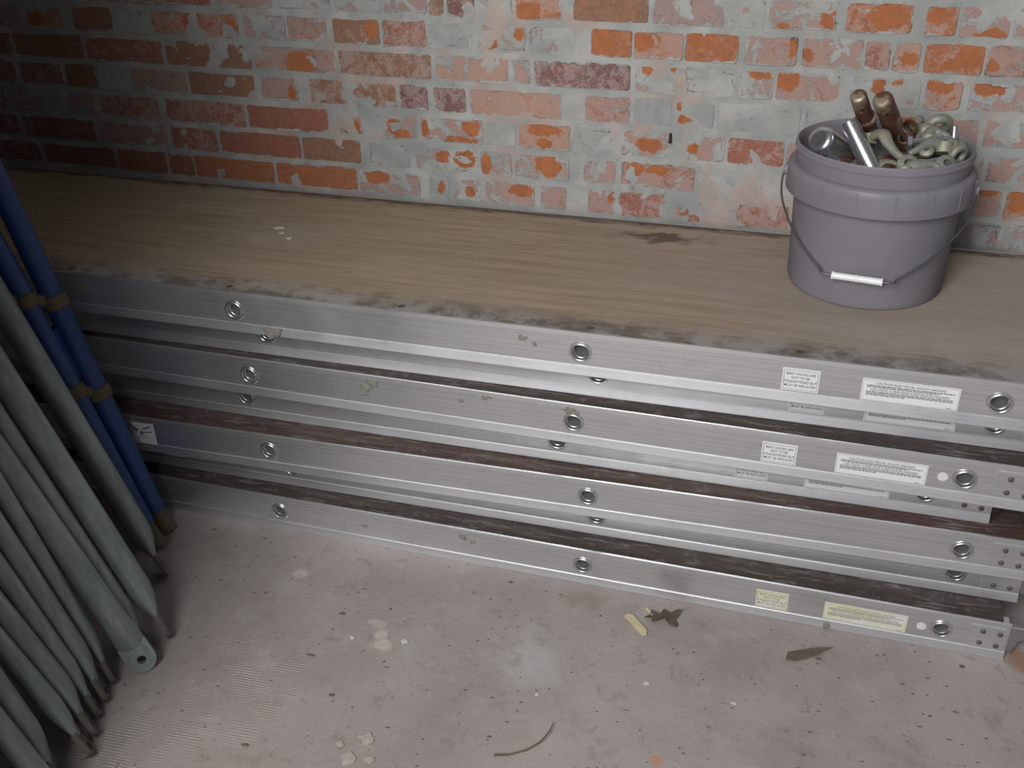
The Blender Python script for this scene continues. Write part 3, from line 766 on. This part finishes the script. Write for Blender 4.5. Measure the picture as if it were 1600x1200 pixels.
# ================================================================ bucket
BX, BY = 0.418, 0.31
def build_bucket():
    t = empty('bucket', (BX, BY, ZT + 0.0006)); tag(t, 'translucent milky plastic bucket full of metal fittings on the topmost plank', 'bucket')
    bm = bmesh.new()
    prof = [(0, 0.004), (0.110, 0.004), (0.1185, 0.0), (0.1225, 0.002), (0.1245, 0.008), (0.1300, 0.165), (0.1320, 0.200), (0.1338, 0.2235), (0.1356, 0.2245), (0.1362, 0.2265), (0.1362, 0.2290), (0.1350, 0.2300), (0.1352, 0.2350), (0.1346, 0.2368), (0.1330, 0.2372), (0.1318, 0.2355),
            (0.1308, 0.222), (0.1292, 0.200), (0.1273, 0.165), (0.1218, 0.010), (0.117, 0.007), (0, 0.007)]
    lathe(bm, prof, 72); link('body', to_mesh('body', bm, True, 40), 'plastic', t)
    bm = bmesh.new()
    prof = [(0.1315, 0.2035), (0.1400, 0.2025), (0.1435, 0.199), (0.1445, 0.190), (0.1452, 0.1625), (0.1446, 0.160), (0.1432, 0.160), (0.1425, 0.1625), (0.1418, 0.190), (0.1405, 0.1965), (0.1390, 0.199), (0.1308, 0.2)]
    lathe(bm, prof, 72); sk = link('skirt', to_mesh('skirt', bm, True, 40), 'plastic', t)
    bm = bmesh.new(); box(bm, 0.1320, 0.1456, -0.0010, 0.0010, 0.1632, 0.1965); rib = to_mesh('rib', bm)
    for i in range(16): link('rib', rib, 'plastic', sk, None, (0, 0, R(22.5 * i + 8)))
    A0 = R(-7)
    def pol(th, r, z):                # th from the left ear (0) past the front (90) to the right ear (180)
        a = math.pi + R(th) + A0
        return Vector((r * math.cos(a), r * math.sin(a), z))
    bm = bmesh.new(); pts = []
    for th, r, z in ((-3, .1465, .176), (0, .150, .172), (4, .151, .160), (12, .1490, .142), (22, .1440, .124), (34, .1400, .105), (46, .1385, .088), (58, .1390, .072), (66, .1410, .0625), (71, .1440, .058)): pts.append(pol(th, r, z))
    m0 = pts[-1]; pts2 = [pol(180 - th, r, z) for th, r, z in reversed(((-3, .1465, .176), (0, .150, .172), (4, .151, .160), (12, .1490, .142), (22, .1440, .124), (34, .1400, .105), (46, .1385, .088), (58, .1390, .072), (66, .1410, .0625), (71, .1440, .058)))]
    raw = pts + pts2; sm = []
    for i in range(len(raw) - 1):
        a, b, c2, d2 = raw[max(i - 1, 0)], raw[i], raw[i + 1], raw[min(i + 2, len(raw) - 1)]
        for s in range(4):
            u = s / 4; sm.append(0.5 * ((2 * b) + (c2 - a) * u + (2 * a - 5 * b + 4 * c2 - d2) * u * u + (3 * b - a - 3 * c2 + d2) * u ** 3))
    tube(bm, sm + [raw[-1]], 0.0017, 8); link('bail_wire', to_mesh('bail_wire', bm, True), 'wire', t)
    a, b = pts[-1], pts2[0]; d = (b - a).normalized(); mid = (a + b) / 2
    bm = bmesh.new(); L = 0.0385
    tube(bm, [mid - d * L, mid - d * (L - .003), mid - d * (L - .0035), mid - d * .002, mid - d * .0015, mid + d * .0015, mid + d * .002, mid + d * (L - .0035), mid + d * (L - .003), mid + d * L],
         [.0066, .0066, .0058, .0056, .0062, .0062, .0056, .0058, .0066, .0066], 14)
    link('grip', to_mesh('grip', bm, True, 30), 'white_plastic', t)
    for th in (0, 180):
        bm = bmesh.new(); p = pol(th, .1455, .176); n = Vector((p.x, p.y, 0)).normalized()
        tube(bm, [p - n * .004, p + n * .004, p + n * .005], [.010, .010, .007], 16); link('ear', to_mesh('ear', bm, True, 40), 'plastic', t)
build_bucket()

# ---------------------------------------------------------------- fittings in the bucket
def orient(o, p0, p1, roll=0.0):      # local +z from p0 to p1
    p0, p1 = Vector(p0), Vector(p1); o.location = p0 + Vector((BX, BY, ZT)); qd = (p1 - p0).to_track_quat('Z', 'Y')
    o.rotation_mode = 'XYZ'; o.rotation_euler = (qd.to_matrix() @ Matrix.Rotation(roll, 3, 'Z')).to_euler()
def coupling_pin(p0, p1, r, mat, label, collar=True, domed=False, roll=0):
    L = (Vector(p1) - Vector(p0)).length; t = empty('coupling_pin'); orient(t, p0, p1, roll)
    tag(t, label, 'coupling pin', 'fittings in the bucket')
    bm = bmesh.new()
    if domed: prof = [(0, 0), (r * .9, 0), (r, .002), (r, L - r * .38), (r * .95, L - r * .2), (r * .8, L - r * .05), (r * .5, L), (0, L)]
    else: prof = [(0, .004), (r * .8, 0), (r, .003), (r, L - .004), (r * .96, L - .001), (r * .84, L), (r * .76, L - .002), (r * .74, L - .03), (0, L - .03)]
    lathe(bm, prof, 24); link('sleeve', to_mesh('sleeve', bm, True, 40), mat, t)
    if collar:
        bm = bmesh.new(); lathe(bm, [(r * 1.02, L * .42), (r * 1.28, L * .43), (r * 1.32, L * .46), (r * 1.28, L * .49), (r * 1.02, L * .50)], 24); link('collar', to_mesh('collar', bm, True, 40), mat, t)
    bm = bmesh.new(); lathe(bm, [(.0032, -r * 1.02), (.0032, r * 1.02)], 10, 'y'); link('locking_hole', to_mesh('locking_hole', bm), 'black', t, (0, 0, L * .80), (0, 0, .6))
def hexr(r, n=6): return [(r * math.cos(2 * math.pi * i / n), r * math.sin(2 * math.pi * i / n)) for i in range(n)]
def bolt(p0, p1, r, mat, label, nut=True, roll=0):
    L = (Vector(p1) - Vector(p0)).length; t = empty('bolt'); orient(t, p0, p1, roll); tag(t, label, 'bolt', 'fittings in the bucket')
    bm = bmesh.new(); prof = [(r, 0)]
    n = int(L / .0022)
    for i in range(n): prof += [(r, i * L / n + .0004), (r * .86, (i + .5) * L / n)]
    prof += [(r * .8, L)]; lathe(bm, prof, 14); link('shank', to_mesh('shank', bm, True), mat, t)
    bm = bmesh.new(); slab(bm, hexr(r * 1.9), -.008, 0.0); bmesh.ops.bevel(bm, geom=bm.edges[:], offset=.001, segments=1, affect='EDGES'); link('head', to_mesh('head', bm), mat, t)
    if nut:
        bm = bmesh.new(); slab(bm, hexr(r * 1.95), 0, .009); bmesh.ops.bevel(bm, geom=bm.edges[:], offset=.001, segments=1, affect='EDGES'); link('nut', to_mesh('nut', bm), mat, t, (0, 0, L * .62), (0, 0, .4))
def eye_fitting(p0, p1, r, mat, label, roll=0):
    L = (Vector(p1) - Vector(p0)).length; t = empty('eye_bolt'); orient(t, p0, p1, roll); tag(t, label, 'eye bolt', 'fittings in the bucket')
    bm = bmesh.new(); tube(bm, [(0, 0, 0), (0, 0, L * .5), (0, 0, L)], [r * .8, r * .75, r * .9], 12); link('shank', to_mesh('shank', bm, True), mat, t)
    bm = bmesh.new(); R0, r0 = r * 1.7, r * .75; n = 20
    rings = [[Vector(((R0 + r0 * math.cos(b2 * math.pi / 5)) * math.cos(a * 2 * math.pi / n), r0 * 1.1 * math.sin(b2 * math.pi / 5), L + R0 + (R0 + r0 * math.cos(b2 * math.pi / 5)) * math.sin(a * 2 * math.pi / n))) for b2 in range(10)] for a in range(n)]
    loft(bm, rings + [rings[0]], False, False); bmesh.ops.remove_doubles(bm, verts=bm.verts, dist=1e-6); link('eye', to_mesh('eye', bm, True), mat, t)
def cast_clamp(pts, w, th, label, mat='cast'):     # forged lever bent through the points, knob at its end
    pts = [Vector(p) for p in pts]; o0 = pts[0]
    t = empty('cast_clamp', o0 + Vector((BX, BY, ZT))); tag(t, label, 'clamp', 'fittings in the bucket')
    fine = []
    for i in range(len(pts) - 1):
        a = pts[max(i - 1, 0)]; b = pts[i]; c2 = pts[i + 1]; d = pts[min(i + 2, len(pts) - 1)]
        for s in range(6):
            u = s / 6; fine.append(0.5 * ((2 * b) + (c2 - a) * u + (2 * a - 5 * b + 4 * c2 - d) * u * u + (3 * b - a - 3 * c2 + d) * u ** 3))
    fine.append(pts[-1]); rings = []; N = len(fine)
    for i, p in enumerate(fine):
        d = (fine[min(i + 1, N - 1)] - fine[max(i - 1, 0)]).normalized(); side = d.cross(Vector((0.3, -0.7, 0.75))).normalized(); up = side.cross(d)
        u = i / (N - 1); ww = w * (1.0 - 0.45 * u) * (0.75 + 0.5 * math.sin(math.pi * min(1, u * 1.6)) * .6); tt = th * (1 - .2 * u)
        rings.append([p - o0 + side * ww * math.cos(k2 * math.pi / 5) + up * tt * math.sin(k2 * math.pi / 5) for k2 in range(10)])
    bm = bmesh.new(); loft(bm, rings); link('lever', to_mesh('lever', bm, True), mat, t)
    bm = bmesh.new(); tube(bm, [fine[0] - o0 + Vector((0, -.006, -.010)), fine[0] - o0 + Vector((0, .002, .004)), fine[0] - o0 + Vector((0, .003, .006))], [w * 1.15, w * 1.15, w * .7], 14); link('boss', to_mesh('boss', bm, True, 40), mat, t)
def washer(p, nrm, r, label, mat='cast'):
    t = empty('cup_washer'); p = Vector(p); orient(t, p, p + Vector(nrm)); tag(t, label, 'washer', 'fittings in the bucket')
    bm = bmesh.new(); lathe(bm, [(r * .4, 0), (r * .9, -.002), (r, .0), (r * .95, .004), (r * .6, .007), (r * .4, .0075), (r * .4, 0)], 20); link('disc', to_mesh('disc', bm, True, 40), mat, t)

coupling_pin((-.050, .050, .188), (-.102, -.014, .240), .0235, 'zinc', 'fat shiny zinc pin with domed end at the left of the bucket', False, True)
coupling_pin((-.012, -.044, .200), (-.060, -.008, .268), .0145, 'zinc', 'bright zinc sleeve with a white glint leaning left in the bucket', False)
coupling_pin((-.017, .058, .225), (-.052, -.013, .312), .0130, 'rust', 'left one of the two pins sticking highest out of the bucket', True, True)
coupling_pin((.022, .050, .230), (-.016, -.018, .310), .0155, 'rust', 'right one of the two pins sticking highest, rust brown', False, True)
coupling_pin((-.092, -.036, .186), (-.048, -.074, .206), .0135, 'rust', 'dark red-brown pin lying low behind the bucket front rim', False)
coupling_pin((.022, .072, .215), (.036, .030, .256), .0135, 'rust', 'short rusty coupler standing in the middle of the bucket', True)
coupling_pin((.040, .050, .205), (.030, .018, .242), .0120, 'rust', 'lower rusty coupler below the short one in the bucket middle', True)
cast_clamp([(-.024, .022, .236), (-.006, .000, .250), (.004, -.018, .240), (.020, -.036, .228), (.034, -.045, .224)], .0125, .008, 'pale grey forged lever curving down beside the bright zinc sleeve')
cast_clamp([(-.008, -.020, .206), (.004, -.040, .214), (.016, -.054, .216), (.030, -.064, .212), (.040, -.074, .206)], .012, .008, 'second grey lever hooked under the pale forged lever')
cast_clamp([(.088, .002, .236), (.070, -.004, .242), (.052, -.018, .236), (.036, -.028, .228)], .0125, .009, 'grey forged clamp lying across the front right of the pile')
cast_clamp([(.050, .066, .236), (.062, .060, .245), (.080, .058, .243), (.098, .050, .236)], .0115, .009, 'grey clamp lying under the round eye at the right rear')
cast_clamp([(.100, .026, .232), (.104, .006, .236), (.098, -.016, .230)], .0115, .008, 'short grey clamp standing beside the right bucket wall')
bolt((.040, .016, .234), (.096, .026, .238), .0072, 'zinc', 'shiny bolt lying level at the right of the pile', True)
bolt((.046, -.056, .220), (.084, -.036, .224), .0070, 'zinc', 'short bright bolt lying near the front right rim', False)
bolt((.020, .085, .232), (.062, .078, .243), .0065, 'cast', 'grey bolt at the rear of the pile', True)
bolt((.108, .062, .224), (.106, .070, .250), .0070, 'zinc', 'bluish bolt upright against the right rear wall of the bucket', False)
eye_fitting((.074, .098, .214), (.078, .086, .233), .0098, 'cast', 'grey eye bolt with its ring up at the right rear')
eye_fitting((.036, .104, .206), (.042, .092, .226), .0090, 'cast', 'smaller eye bolt left of the ringed one', .7)
eye_fitting((.118, .000, .205), (.112, -.010, .219), .0075, 'cast', 'grey eye bolt at the right edge of the bucket', 1.2)
washer((.034, -.058, .221), (.1, -.75, .65), .0165, 'round grey cup washer nearest the front rim')
washer((.090, -.046, .221), (.2, -.7, .7), .0160, 'round grey cup washer at the front right rim')
washer((.062, -.020, .232), (-.2, -.5, .8), .0120, 'small cup washer on the grey forged clamp')
washer((.012, -.070, .213), (.3, -.2, .9), .0160, 'dark cup washer low behind the middle of the front rim', 'rust')
washer((.062, -.080, .213), (.1, -.3, .9), .0150, 'grey cup washer low behind the front rim right of centre')
cast_clamp([(.030, -.072, .216), (.050, -.066, .224), (.072, -.060, .222), (.090, -.066, .214)], .012, .009, 'grey clamp half hidden behind the front right rim')
cast_clamp([(.066, .030, .238), (.072, .044, .246), (.088, .040, .242), (.104, .040, .232)], .0115, .009, 'grey clamp lying just behind the level bolt')
cast_clamp([(.112, .034, .228), (.116, .018, .232), (.116, -.004, .226)], .010, .008, 'narrow grey clamp pressed against the right bucket wall')
cast_clamp([(.040, .096, .226), (.056, .102, .236), (.078, .100, .232)], .011, .009, 'grey clamp at the very back of the pile')
# the layer below
n_low = 0
for ring_r, cnt, zz in ((.095, 8, .192), (.055, 8, .196), (.012, 2, .198)):
    for i in range(cnt):
        a = 2 * math.pi * i / cnt + .1; x, y = ring_r * math.cos(a), ring_r * math.sin(a); b = a + rng.uniform(.8, 2.2)
        d = Vector((math.cos(b), math.sin(b), rng.uniform(-.15, .2))) * .024
        p = Vector((x, y, zz)); n_low += 1; mt = rng.choice(('cast', 'rust', 'cast'))
        sec = ['right', 'right rear', 'rear', 'left rear', 'left', 'left front', 'front', 'right front'][int(round(a / (math.pi / 4))) % 8]
        where = ('against its %s wall' % sec) if ring_r > .09 else (('halfway out to the %s' % sec) if ring_r > .03 else ('at its middle, nearer the %s' % sec))
        coupling_pin(p - d, p + d, .0125, mt, '%s coupling pin low in the bucket, %s' % ({'cast': 'dull grey', 'rust': 'rusty'}[mt], where), bool(i % 2))

# ================================================================ tubes and blue frame leaning on the left wall
def lean_dir(a): return Vector((-math.sin(R(a)), 0, math.cos(R(a))))
def to_wall(base, a, r): return (base[0] - (WL + r)) / math.sin(R(a)) - r * 0.6 / math.tan(R(a))
def flat_end(r, hole, W):
    # flattened tongue below the tube, rounded, with a pin hole; local z up the tube, faces -y
    bm = bmesh.new(); n = 24; t = 0.0042; zc = W * 1.0; hr = 0.0075
    outer, inner = [], []
    for i in range(n):
        a = 2 * math.pi * i / n; cx, cz = math.cos(a), math.sin(a)
        if cz <= 0: o = (W * cx, zc + W * cz)
        else: m = max(abs(cx), abs(cz)); o = (W * cx / m * 1.0, zc + cz / m * 0.034)
        outer.append(o); inner.append((hr * cx, zc + hr * cz))
    def ring(l, y): return [bm.verts.new((x, y, z)) for x, z in l]
    of, ob, jf, jb = ring(outer, -t), ring(outer, t), ring(inner, -t), ring(inner, t)
    for i in range(n):
        j2 = (i + 1) % n
        bm.faces.new((of[i], of[j2], jf[j2], jf[i])); bm.faces.new((ob[j2], ob[i], jb[i], jb[j2]))
        bm.faces.new((of[j2], of[i], ob[i], ob[j2])); bm.faces.new((jf[i], jf[j2], jb[j2], jb[i]))
    return to_mesh('flattened_end', bm), zc + 0.030
def pipe(base, a, r, turn, endmat, label, grow=1.12):
    L = to_wall(base, a, r); t = empty('brace_tube', base, (0, R(-a), 0)); tag(t, label, 'tube', 'tubes leaning on the left wall')
    W = r * grow; em, z0 = flat_end(r, True, W)
    link('flattened_end', em, endmat, t, (0, 0, 0.004), (0, 0, turn))
    bm = bmesh.new(); rings = []; n = 20; ct, st = math.cos(turn), math.sin(turn)
    for z, kx, ky in ((z0 - .002, W, .0046), (z0 + .012, W * .99, r * .45), (z0 + .035, r * 1.05, r * .82), (z0 + .06, r, r), (L * .5, r, r), (L - .05, r, r), (L, r * .9, r * .9)):
        ring = []
        for i in range(n):
            x, y = kx * math.cos(2 * math.pi * i / n), ky * math.sin(2 * math.pi * i / n); ring.append(Vector((x * ct - y * st, x * st + y * ct, z)))
        rings.append(ring)
    loft(bm, rings); link('pipe', to_mesh('pipe', bm, True, 50), 'galv', t)
TB = [((-.744, -.160, .0), 19.9, .021, -0.8, 'pipe_end', 'galvanised tube nearest the blue ladder, leaning on the left wall'),
      ((-.650, -.298, .0), 20.8, .021, -0.7, 'pipe_end', 'thick galvanised tube second from the blue ladder'),
      ((-.659, -.337, .0), 21.0, .0145, -0.8, 'pipe_end', 'thin galvanised tube wedged behind the one with the visible pin hole'),
      ((-.640, -.374, .0), 23.3, .021, .7, 'galv', 'thick galvanised tube whose flat foot shows a round pin hole'),
      ((-.680, -.412, .0), 16.5, .0145, -0.8, 'pipe_end', 'thin dark tube just left of the tube with the pin hole'),
      ((-.667, -.448, .0), 18.6, .0165, -0.85, 'pipe_end', 'medium galvanised tube fourth from the bottom left corner'),
      ((-.658, -.480, .0), 20.6, .0145, -0.8, 'pipe_end', 'thin shaded tube between two brighter ones, lower left'),
      ((-.640, -.514, .0), 25.7, .019, -0.7, 'pipe_end', 'bright thick galvanised tube at the lower left'),
      ((-.621, -.549, .0), 28.0, .0155, -0.8, 'pipe_end', 'thin tube leaning furthest, with bare floor showing on its left'),
      ((-.633, -.605, .0), 18.5, .0180, -0.85, 'pipe_end', 'darker tube next to the bottom left corner'),
      ((-.598, -.645, .0), 23.3, .0165, .8, 'galv', 'tube in the very bottom left corner of the view')]
for a in TB: pipe(*a)

def blue_frame():
    b0, a0, b1, a1 = Vector((-.830, -.036, .0)), 13.4, Vector((-.819, -.082, .0)), 16.2
    t = empty('scaffold_ladder', (-.825, -.06, 0)); tag(t, 'narrow blue painted scaffold ladder with rusty clamps leaning in the left corner', 'scaffold ladder')
    o = Vector(t.location)
    for b, a, r in ((b0, a0, .020), (b1, a1, .0185)):
        L = to_wall(b, a, r); d = lean_dir(a)
        bm = bmesh.new(); tube(bm, [b + d * .05 - o, b + d * L * .5 - o, b + d * L - o], r, 20); link('post', to_mesh('post', bm, True, 50), 'blue', t)
        bm = bmesh.new(); tube(bm, [b + Vector((0, 0, .002)) - o, b + d * .012 - o, b + d * .052 - o], [r * 1.25, r * 1.05, r * .86], 16); link('foot', to_mesh('foot', bm, True, 40), 'clamp', t)
    for h0, h1 in ((.489, .508), (.308, .333), (.78, .80), (1.25, 1.27), (1.8, 1.82)):
        p, q2 = b0 + lean_dir(a0) * h0 / math.cos(R(a0)), b1 + lean_dir(a1) * h1 / math.cos(R(a1))
        e2 = (q2 - p).normalized()
        bm = bmesh.new(); tube(bm, [p - e2 * .012 - o, q2 + e2 * .05 - o], .0125, 14); cl = link('clamp_bar', to_mesh('clamp_bar', bm, True, 40), 'clamp', t)
        for b, a, r, hh in ((b0, a0, .020, h0), (b1, a1, .0185, h1)):
            d = lean_dir(a); m = b + d * hh / math.cos(R(a)) - o
            bm = bmesh.new(); tube(bm, [m - d * .013, m - d * .011, m + d * .011, m + d * .013], [r * 1.04, r * 1.2, r * 1.2, r * 1.04], 18); link('collar', to_mesh('collar', bm, True, 40), 'clamp', cl)
    p = b0 + lean_dir(a0) * .41 - o; q2 = b1 + lean_dir(a1) * .41 - o
    bm = bmesh.new(); m = (p + q2) / 2; d = lean_dir(15)
    for s, hw in ((0, .05),): 
        side = Vector((1, 0, 0)).cross(d).normalized()
        vs = [m + d * hw + side * .02, m + d * hw - side * .02, m - d * hw - side * .018, m - d * hw + side * .018]
        loft(bm, [[x + Vector((.002, 0, 0)) for x in vs], [x - Vector((.002, 0, 0)) for x in vs]])
    link('gusset_plate', to_mesh('gusset_plate', bm), 'blue', t)
blue_frame()

# ================================================================ litter on the floor and deck
def flat_thing(name, pts, z, th, mat, label, cat, wob=0.0, group=None):
    rr = random.Random(len(name) + len(pts)); cx = sum(p[0] for p in pts) / len(pts); cy = sum(p[1] for p in pts) / len(pts)
    bm = bmesh.new(); c0 = bm.verts.new((0, 0, th + wob * .6)); c1 = bm.verts.new((0, 0, 0)); n = len(pts)
    top = [bm.verts.new((p[0] - cx, p[1] - cy, th + wob * rr.random())) for p in pts]; bot = [bm.verts.new((v2.co.x, v2.co.y, v2.co.z - th)) for v2 in top]
    for i in range(n):
        j2 = (i + 1) % n; bm.faces.new((c0, top[i], top[j2])); bm.faces.new((c1, bot[j2], bot[i])); bm.faces.new((top[i], bot[i], bot[j2], top[j2]))
    o = link(name, to_mesh(name, bm), mat, None, (cx, cy, z + 0.0004)); tag(o, label, cat, group); return o
def rot(pts, a, x, y, s=1.0): return [(x + s * (p[0] * math.cos(a) - p[1] * math.sin(a)), y + s * (p[0] * math.sin(a) + p[1] * math.cos(a))) for p in pts]
oak = [(-.040, -.004), (-.030, .004), (-.026, .014), (-.018, .008), (-.010, .009), (-.004, .020), (.004, .016), (.010, .010), (.020, .022), (.030, .018), (.024, .006), (.018, -.002), (.024, -.014), (.020, -.024), (.008, -.018), (.002, -.010), (-.008, -.006), (-.016, -.016), (-.024, -.014), (-.028, -.006)]
flat_thing('dry_leaf', rot(oak, R(8), .166, -.026, .95), 0, .0006, 'leaf', 'crumpled dark brown lobed leaf on the floor below the planks', 'leaf', .008)
flat_thing('dry_leaf', rot([(-.045, -.006), (-.030, -.014), (-.005, -.012), (.02, -.006), (.048, .002), (.02, .007), (-.01, .010), (-.035, .008)], R(28), .408, -.048, .95), 0, .0006, 'leaf2', 'long narrow brown leaf on the floor right of the lobed one', 'leaf', .005)
flat_thing('wood_chip', rot([(-.032, -.008), (.030, -.006), (.034, .002), (.024, .010), (-.026, .009), (-.036, .002)], R(-46), .120, -.058, .85), 0, .003, 'chip', 'pale yellow wood splinter beside the lobed leaf', 'wood chip', .001)
flat_thing('wood_chip', rot([(-.014, -.002), (.014, -.0015), (.016, .002), (-.012, .003)], R(-46), .138, -.022), 0, .002, 'chip', 'tiny pale splinter above the lobed leaf', 'wood chip', .001)
bm = bmesh.new(); tube(bm, [(-.036, -.388, .003), (-.015, -.383, .004), (.010, -.368, .006), (.026, -.350, .008), (.034, -.330, .009), (.036, -.306, .006)], [.0016, .0012, .001, .001, .0009, .0005], 8)
tag(link('twig', to_mesh('twig', bm, True), 'twig'), 'thin curved twig on the floor at the bottom centre', 'twig')
FL = [(-.233, -.409, .018, 'flake', 'large pale plaster flake at the lower edge of the floor'), (-.245, -.452, .020, 'flake', 'plaster flake at the very bottom of the view'),
      (-.215, -.446, .011, 'flake', 'small plaster flake right of the bottom one'), (-.270, -.430, .009, 'flake', 'small plaster flake left of the large one'),
      (-.255, -.200, .010, 'flake_white', 'white flake beside the pale scrape on the floor'), (-.345, -.215, .008, 'flake_white', 'small white flake near the combed ridges'),
      (.300, -.190, .007, 'flake_white', 'white crumb on the floor below the long narrow leaf'), (.160, -.185, .007, 'flake_white', 'white crumb on the floor left of the one below the long leaf'),
      (-.005, -.255, .006, 'flake_white', 'white crumb in the middle of the floor')]
for i, (x, y, s, m, lb) in enumerate(FL):
    rr = random.Random(i + 3); n = 11; s *= .85
    flat_thing('plaster_flake', [(x + s * rr.uniform(.5, 1.1) * math.cos(2 * math.pi * j / n), y + s * rr.uniform(.35, .9) * math.sin(2 * math.pi * j / n)) for j in range(n)], 0, .0010, m, lb, 'plaster flake', .001, 'plaster flakes on the floor')
for i, (x, y, s) in enumerate(((-.665, .285, .013), (-.622, .240, .010), (-.648, .262, .008))):
    rr = random.Random(i + 30); n = 7
    flat_thing('paint_chip', [(x + s * rr.uniform(.6, 1.1) * math.cos(2 * math.pi * j / n), y + s * rr.uniform(.35, .8) * math.sin(2 * math.pi * j / n)) for j in range(n)], ZT, .001, 'flake_white', ['largest of the three pale chips on the plywood deck', 'pale chip on the deck nearest the front edge', 'smallest pale chip on the plywood deck'][i], 'paint chip', .001, 'chips on the deck')
def grit():
    rr = random.Random(21); bm = bmesh.new()
    for i in range(760):
        x, y = rr.uniform(-.75, .95), rr.uniform(-.85, .02); s = rr.uniform(.0004, .0018) * (2.4 if rr.random() < .08 else 1); a = rr.uniform(0, 3.1); el = rr.uniform(1, 4.0)
        pts = [(x + s * el * math.cos(a + o2) * (1 if k2 % 2 else .6), y + s * math.sin(a + o2 * 1.1)) for k2, o2 in enumerate((0, 1.2, 2.4, 3.6, 4.9))]
        vs = [bm.verts.new((px, py, .0002)) for px, py in pts]; tp = bm.verts.new((x, y, .0003 + s * .7))
        for k2 in range(5): bm.faces.new((vs[k2], vs[(k2 + 1) % 5], tp))
    o = link('floor_grit', to_mesh('floor_grit', bm), 'grit'); tag(o, 'dark crumbs and grit strewn over the concrete floor', 'grit', kind='stuff')
grit()
bm = bmesh.new(); tube(bm, [(0, .012, 0), (0, -.006, -.001), (0, -.010, -.012), (0, -.009, -.016)], .0022, 8)
nl = link('nail', to_mesh('nail', bm, True), 'black', None, (.042, WALL_Y - .0008, .674)); tag(nl, 'bent black nail sticking out of the brick wall', 'nail')
